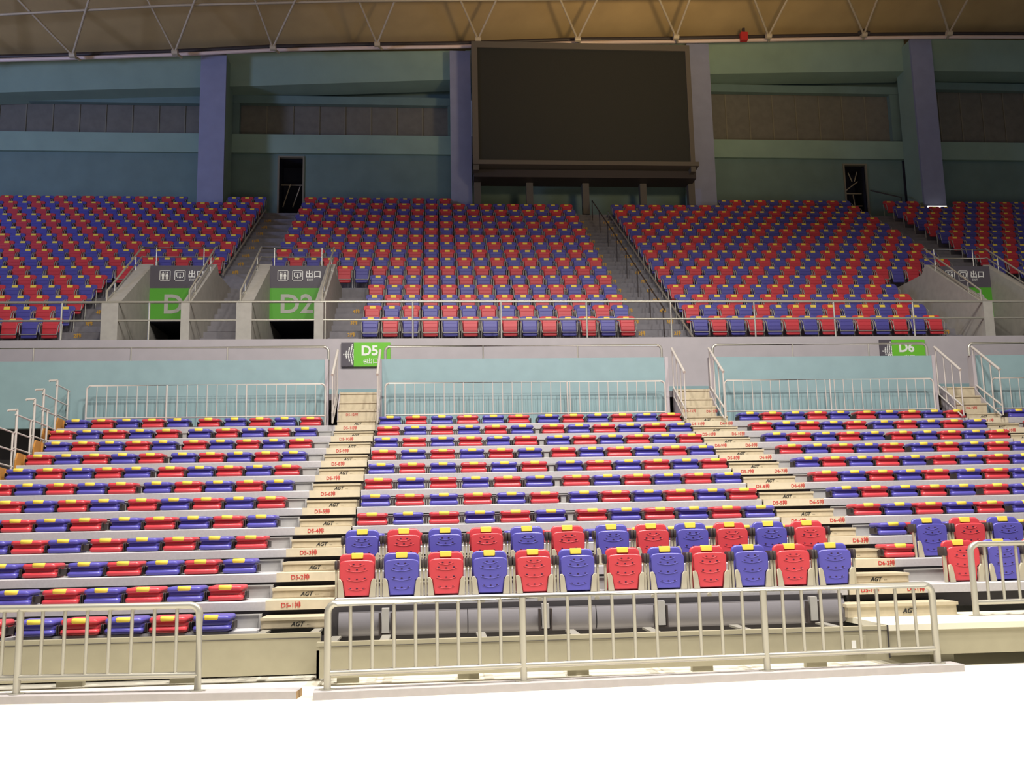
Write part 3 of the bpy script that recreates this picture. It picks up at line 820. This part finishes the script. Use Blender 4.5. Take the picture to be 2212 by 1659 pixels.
# ---------------------------------------------------------------- signs below the upper tier
def aisle_sign(x0, txt, lab):
    root = empty('aisle_sign', (x0, 23.36, 5.78), lab, 'sign')
    b = MB(); b.box(0, 0.31, -0.05, 0.01, 0.0, 0.60); dp = part('dark_panel', b, M['signdark'], root, 'dark panel with a white chequered arrow')
    b = MB(); b.box(0.31, 1.21, -0.05, 0.01, 0.0, 0.60); gp = part('green_panel', b, M['green'], root, 'bright green panel')
    b = MB()
    for r_ in range(13):
        z = 0.54-r_*0.04
        t = abs(r_-6)/6.0
        x = 0.05+0.21*t
        for q in range(5):
            xx = x+q*0.055+(0.0275 if r_ % 2 else 0)
            if xx < 0.30: b.box(xx, min(0.307, xx+0.03), -0.056, -0.05, z-0.016, z+0.016)
    part('arrow', b, M['white'], dp)
    text('lettering', txt, 0.34, (x0+0.70, 23.307, 5.78+0.385), M['white'], gp, bold=0.010)
    text('lettering', '出口', 0.15, (x0+0.77, 23.307, 5.78+0.125), M['white'], gp)
    text('lettering', 'EXIT', 0.05, (x0+0.95, 23.307, 5.78+0.055), M['white'], gp)
    b = MB()
    pts = [(0.60+0.05*math.cos(a*math.pi/6), -0.053, 0.12+0.05*math.sin(a*math.pi/6)) for a in range(13)]
    b.tube(pts, 0.007, 4); b.box(0.575, 0.625, -0.056, -0.05, 0.105, 0.135); part('pictogram', b, M['white'], gp)
aisle_sign(-2.385, 'D5', 'green and black D5 sign with chequered arrow above the left aisle')
aisle_sign(11.42, 'D6', 'green and black D6 sign with chequered arrow above the far right aisle')

# signs in the stairwells
def stairwell_sign(xi, yi, txt, x_txt, x_icon, lab):
    root = empty('exit_sign', (xi, 25.88, 7.54), lab, 'sign')
    W_ = yi-xi
    b = MB(); b.box(0.0, W_, -0.03, 0.01, 0.0, 0.89); gp = part('green_panel', b, M['greygreen'], root, 'green lower panel')
    b = MB(); b.box(0.0, W_, -0.03, 0.01, 0.89, 1.53); dp = part('dark_panel', b, M['signdark'], root, 'dark upper panel')
    text('lettering', txt, 0.75, (x_txt, 25.846, 7.54+0.415), M['greylet'], gp, bold=0.014, align='LEFT')
    for kx, kind in ((x_icon, 0), (x_icon+0.40, 1)):
        b = MB(); x = kx-xi; z = 1.25; s = 0.145; t = 0.016
        b.box(x-s, x+s, -0.036, -0.03, z+s-t, z+s); b.box(x-s, x+s, -0.036, -0.03, z-s, z-s+t)
        b.box(x-s, x-s+t, -0.036, -0.03, z-s, z+s); b.box(x+s-t, x+s, -0.036, -0.03, z-s, z+s)
        if kind == 0:
            for dx, sk in ((-0.055, 0), (0.055, 1)):
                b.tube([(x+dx, -0.036, z+0.085), (x+dx, -0.030, z+0.085)], 0.022, 8)
                if sk: b.add([(x+dx-0.02,-0.036,z+0.055),(x+dx-0.045,-0.036,z-0.03),(x+dx+0.045,-0.036,z-0.03),(x+dx+0.02,-0.036,z+0.055)], [(0,1,2,3)])
                else: b.box(x+dx-0.035, x+dx+0.035, -0.036, -0.03, z-0.03, z+0.055)
                b.box(x+dx-0.025, x+dx-0.004, -0.036, -0.03, z-0.11, z-0.03); b.box(x+dx+0.004, x+dx+0.025, -0.036, -0.03, z-0.11, z-0.03)
            b.box(x-0.006, x+0.006, -0.036, -0.03, z-0.11, z+0.11)
        else:
            b.box(x-0.10, x+0.10, -0.036, -0.03, z+0.08, z+0.10); b.box(x-0.10, x-0.08, -0.036, -0.03, z-0.06, z+0.10); b.box(x+0.08, x+0.10, -0.036, -0.03, z-0.06, z+0.10)
            b.box(x-0.012, x+0.012, -0.036, -0.03, z-0.05, z+0.04)
            b.add([(x-0.04,-0.036,z-0.04),(x,-0.036,z-0.10),(x+0.04,-0.036,z-0.04)], [(0,1,2)])
            b.box(x-0.10, x-0.05, -0.036, -0.03, z-0.06, z-0.04); b.box(x+0.05, x+0.10, -0.036, -0.03, z-0.06, z-0.04)
        part('pictogram', b, M['white'], dp)
    text('lettering', '出口', 0.22, (x_icon+0.83, 25.846, 7.54+1.27), M['white'], dp, bold=0.004)
    text('lettering', 'EXIT', 0.085, (x_icon+0.74, 25.846, 7.54+1.12), M['white'], dp)
stairwell_sign(-7.83, -6.32, 'D1', -7.47, -7.43, 'green and dark D1 exit sign, half hidden in the left stairwell')
stairwell_sign(-4.60, -3.07, 'D2', -4.34, -4.25, 'green and dark D2 exit sign in the stairwell left of the centre block')
stairwell_sign(14.64, 16.17, 'D3', 15.05, 14.95, 'dark exit sign behind the wall of the right stairwell')

# railings around the stairwells
for (xo, xi, yi, yo), lab in zip(VOMS, ('around the left D1 stairwell', 'around the D2 stairwell left of the centre block', 'around the right stairwell')):
    root = empty('stairwell_railing', (xo, 23.58, 6.5), 'grey two-rail tube railing %s' % lab, 'railing', 'stairwell railings')
    xa, xb = 0.06, yo-xo-0.06
    for dz, dy, nm in ((0.0, 0.0, 'top_rail'), (-0.28, 0.06, 'middle_rail')):
        b = MB()
        if nm == 'top_rail':
            pts = [(xa, 0.0, -0.02), (xa, 0.0, 1.27), (xa, 2.62, 3.20), (xa, 2.75, 3.22), (xb, 2.75, 3.22), (xb, 2.62, 3.20), (xb, 0.0, 1.27), (xb, 0.0, -0.02)]
        else:
            pts = [(xa, 0.05, 1.03), (xa, 2.62, 2.93), (xa, 2.75, 2.95), (xb, 2.75, 2.95), (xb, 2.62, 2.93), (xb, 0.05, 1.03)]
        b.tube(pts, 0.026 if nm == 'top_rail' else 0.018, 7); part(nm, b, M['steel'], root)
    for x in (xa, xb):
        for y in (0.55, 2.1):
            b = MB(); b.tube([(x, y, 0.98+0.64*y), (x, y, 1.27+0.735*y)], 0.016, 6); b.box(x-0.05, x+0.05, y-0.05, y+0.05, 0.95+0.64*y, 1.02+0.64*y); part('post', b, M['steel'], root)
    for x in (xa+0.35, xb-0.35):
        b = MB(); b.tube([(x, 2.75, 2.55), (x, 2.75, 3.22)], 0.018, 6); part('post', b, M['steel'], root)

# long two-rail railing on the front edge of the upper tier
root = empty('tier_front_railing', (0, 23.45, 6.49), 'long grey two-rail railing along the front edge of the upper tier', 'railing')
b = MB(); b.tube([(-20, 0, 0.955), (0, 0, 0.965), (24, 0, 0.92)], 0.032, 9); part('top_rail', b, M['steel'], root)
b = MB(); b.tube([(-20, 0, 0.50), (24, 0, 0.49)], 0.026, 9); part('middle_rail', b, M['steel'], root)
for x in (-17.6,-15.5,-13.4,-11.28,-9.18, -7.09, -4.96, -2.8, -0.62, 1.61, 3.8, 5.99, 8.19, 10.32, 12.46, 14.53, 16.7, 18.9):
    b = MB(); b.tube([(x, 0, 0), (x, 0, 0.95)], 0.024, 8); part('post', b, M['steel'], root)

# stair handrail between centre and right blocks
root = empty('centre_stair_handrail', (6.05, 24.2, 6.5), 'dark post handrail up the middle of the stair between centre and right upper blocks', 'handrail')
b = MB()
for k in range(8):
    y = 0.3+1.516*k; z = 0.50*(2*k)+0.0
    b = MB(); b.tube([(0, y, 0.984*k), (0, y, 0.984*k+0.95)], 0.020, 6); part('post', b, M['dark'], root)
b = MB(); b.tube([(0, 0.1, 0.92), (0, 0.3+1.516*7, 0.984*7+0.95)], 0.022, 6); part('rail', b, M['dark'], root)
for lab, x in (('kerb tube at the left end of the right upper block seats', 6.72), ('kerb tube at the right end of the left upper block seats', -6.52)):
    r0 = 1 if x > 0 else 7
    b = MB(); b.tube([(0, UYR(r)-0.52, UZR(r)+0.12) for r in range(r0, 17)], 0.030, 6)
    tag(link('kerb_tube', b.mesh('kerb_tube', M['steel']), None, (x, 0, 0)), 'pale %s' % lab, 'tube')
# stair guard at the far right stair
root = empty('landing_handrail', (18.4, 37.3, 13.9), 'dark sloping handrail beside the lattice door at the right', 'handrail')
b = MB(); b.tube([(0, 0, 1.75), (0.9, -0.8, 1.15), (0.9, -0.8, 0.0)], 0.03, 6); part('rail', b, M['dark'], root)

# row numbers painted beside the stairs
ri = 0
for x, r0, r1 in ((5.52, 1, 15), (6.50, 1, 15), (-2.28, 1, 4), (-9.30, 1, 6), (-6.3, 8, 15), (14.1, 1, 5)):
    for r in range(r0, r1+1):
        me = text_mesh('%d排' % r, 0.13, bold=0.003)
        if not me.materials: me.materials.append(M['orangetext'])
        o = link('row_number', me, None, (x, UYR(r)-0.506, UZR(r)-0.10))
        side = {5.52:'left edge of the main stair', 6.50:'right edge of the main stair', -2.28:'stair right of D2', -9.30:'stair left of D1', -6.3:'stair above D1 and D2', 14.1:'stair by the right stairwell'}[x]
        tag(o, 'orange painted row number, %s from the bottom, %s' % (ordinal(r-r0+1), side), 'row number', 'orange row numbers on the upper tier')

# ---------------------------------------------------------------- upper tier seats
def upper_parts():
    half = [(0.190, 0.42), (0.205, 0.55), (0.212, 0.66), (0.244, 0.72), (0.244, 0.775), (0.222, 0.815), (0.17, 0.835)]
    outl = half+[(-x, z) for x, z in reversed(half)]
    back = MB(); back.puff(outl, 0.045, 0.014, lambda a, c, d: (a, -0.03+d+0.30*(c-0.62), c), 2)
    pan = MB()
    pan.puff(rrect(-0.188, 0.188, 0.245, 0.700, 0.03, 2), 0.05, 0.014, lambda a, c, d: (a, -0.215+d+0.15*(c-0.3), c), 2)
    for z in (0.36, 0.50, 0.61):
        pan.tube([(-0.165, -0.215+0.15*(z-0.3), z), (0.165, -0.215+0.15*(z-0.3), z)], 0.007, 4)
    pan.puff(rrect(-0.170, 0.170, 0.235, 0.30, 0.025, 2), 0.05, 0.02, lambda a, c, d: (a, -0.245+d, c), 2)
    tg = MB(); tg.puff(rrect(-0.078, 0.078, 0.715, 0.812, 0.006, 1), 0.012, 0.003, lambda a, c, d: (a, -0.045+d+0.30*(c-0.62), c), 1)
    fr = []
    for s in (-1, 1):
        m = MB()
        m.tube([(s*0.212, 0.0, 0.68), (s*0.222, -0.12, 0.66), (s*0.224, -0.21, 0.58), (s*0.215, -0.235, 0.40), (s*0.200, -0.235, 0.335)], 0.014, 5)
        m.tube([(s*0.228, 0.02, 0.66), (s*0.228, 0.0, 0.30), (s*0.228, -0.02, 0.0)], 0.016, 5)
        fr.append(m)
    bar = MB(); bar.tube([(-0.205, -0.245, 0.335), (0.205, -0.245, 0.335)], 0.012, 5)
    return back, pan, tg, fr, bar
UB, UP_, UT, UF, UBAR = upper_parts()
UMM = {c: {'backrest': UB.mesh('backrest', M[c]), 'seat_pan': UP_.mesh('seat_pan', M[c])} for c in ('ured', 'ublue')}
utag = UT.mesh('number_tag', M['yellow']); ufr = [f.mesh('side_frame', M['arm']) for f in UF]; ubar = UBAR.mesh('cross_bar', M['arm'])
upper = []
def addrow(blk, r, k, x, n_from):
    upper.append((blk, r, k, x, n_from))
for r in range(1, 17):
    for k in range(0, 26):                                # left block, counted from its right end
        if r <= 5 and k < 6: continue
        if r == 6 and k < 4: continue
        x = -6.83-0.5*k
        if r == 16 and -9.6 < x < -8.0: continue
        base = 6 if r <= 5 else 4 if r == 6 else 0
        addrow('left', r, 'red' if (r+k) % 2 else 'blue', x, k-base+1)
    kk = 14 if r <= 5 else 16 if r == 6 else 20
    for k in range(kk):                                   # centre block, from its right end
        if r == 16 and k < 9: continue
        addrow('centre', r, 'red' if (r+k) % 2 else 'blue', 5.05-0.5235*k, k+1)
    kk = 14 if r <= 5 else 17 if r == 6 else 20
    for k in range(kk):                                   # right block, from its left end
        if r == 16 and k < 9: continue
        addrow('right', r, 'red' if (r+k) % 2 == 0 else 'blue', 7.04+0.5035*k, k+1)
    for k in range(0, 17):                                # far right block
        if r < 6 or (r == 6 and k < 1): continue
        x = 18.48+0.497*k
        if r == 16 and 19.7 < x < 21.2: continue
        addrow('far right', r, 'red' if (r+k) % 2 == 0 else 'blue', x, k+1)
def in_view(x, y, z, mg=25):
    v = Vector((x, y, z-CAM_H)); d = v.dot(fw)
    uu = 1106+F_PX*v.dot(r2)/d
    return -mg < uu < 2212+mg
beyond = [u for u in upper if not in_view(u[3], UYR(u[1]), UZR(u[1])+0.7) and in_view(u[3], UYR(u[1]), UZR(u[1])+0.7, 420)]
upper = [u for u in upper if in_view(u[3], UYR(u[1]), UZR(u[1])+0.7)]
upper.sort(key=lambda u: (u[3]**2+UYR(u[1])**2+(UZR(u[1])-CAM_H)**2))
near, rest = upper[:300], upper[300:]+beyond
end_name = {'left': 'right end', 'centre': 'right end', 'right': 'left end', 'far right': 'left end'}
for blk, r, c, x, n_ in near:
    m = UMM['u'+c]
    o = empty('stadium_seat', (x, UYR(r), UZR(r)), '%s tip-up seat in %s row of %s upper block, %s from its %s' % (c, ordinal(r), blk, ordinal(n_), end_name[blk]), 'seat', 'tip-up seats of the upper tier')
    link('seat_pan', m['seat_pan'], o)
    link('number_tag', utag, link('backrest', m['backrest'], o))['label'] = 'yellow number tag'
    for f in ufr: link('side_frame', f, o)['label'] = 'grey side frame'
    link('cross_bar', ubar, o)['label'] = 'grey cross bar'
big = MB()
for blk, r, c, x, n_ in rest:
    ci = 0 if c == 'red' else 1
    off = (x, UYR(r), UZR(r))
    big.merge(UB, off, {0: ci}); big.merge(UP_, off, {0: ci}); big.merge(UT, off, {0: 2})
    for f in UF: big.merge(f, off, {0: 3})
o = link('stadium_seats', big.mesh('stadium_seats', [M['ured'], M['ublue'], M['yellow'], M['arm']]))
tag(o, 'distant red and blue tip-up seats filling the upper rows below the back wall', 'seats')
o['kind'] = 'stuff'

# ---------------------------------------------------------------- screen and small things up high
root = empty('video_screen', (5.75, 34.5, 15.5), 'huge black switched-off video screen between the two middle columns', 'screen')
b = MB(); b.box(-4.12, 4.12, 0.02, 0.5, 0.15, 4.80); part('screen_face', b, M['screen'], root, 'black screen face')
b = MB(); b.box(-4.34, -4.12, -0.04, 0.5, -0.2, 4.80); b.box(4.12, 4.30, -0.04, 0.5, -0.2, 4.80); b.box(-4.34, 4.30, -0.04, 0.5, 4.80, 5.05)
part('frame', b, M['screenframe'], root)
b = MB(); b.box(-4.34, 4.42, -0.12, 0.5, 0.0, 0.17); part('bottom_bar', b, M['screenframe'], root)
for x in (3.65, 5.87, 8.17, 10.12, 1.6):
    b = MB(); b.box(x-5.75-0.13, x-5.75+0.13, 0.9, 1.2, -1.6, 0.0); part('support_post', b, M['screenframe'], root)
b = MB(); b.box(-4.3, 4.4, 0.3, 1.3, -0.35, -0.05); part('support_beam', b, M['dark'], root)
n = empty('loudspeaker', (12.62, 35.4, 21.35), 'small dark red box hanging from the eave pipe right of the screen', 'box')
b = MB(); b.box(-0.14, 0.14, -0.1, 0.1, -0.05, 0.30); part('housing', b, M['redtext'], n)
b = MB(); b.box(-0.05, 0.05, -0.05, 0.05, 0.30, 0.5); part('mount', b, M['dark'], n)
n = empty('spotlight', (17.55, 35.0, 21.52), 'small dark spotlight on the roof pipe at the upper right', 'lamp')
b = MB(); b.tube([(-0.22, 0, 0), (-0.1, 0, 0.06), (0.2, 0, 0.0)], 0.10, 8); part('housing', b, M['dark'], n)
b = MB(); b.box(-0.02, 0.02, -0.02, 0.02, 0.0, 0.2); part('bracket', b, M['dark'], n)
n = empty('strip_light', (20.45, 35.85, 14.43), 'short bright light strip at the foot of the rightmost column', 'lamp')
b = MB(); b.tube([(-0.40, 0, 0), (0.40, 0, 0)], 0.035, 6); part('tube', b, M['lamp'], n)
b = MB(); b.box(-0.42, 0.42, 0.03, 0.08, -0.05, 0.05); part('housing', b, M['dark'], n)
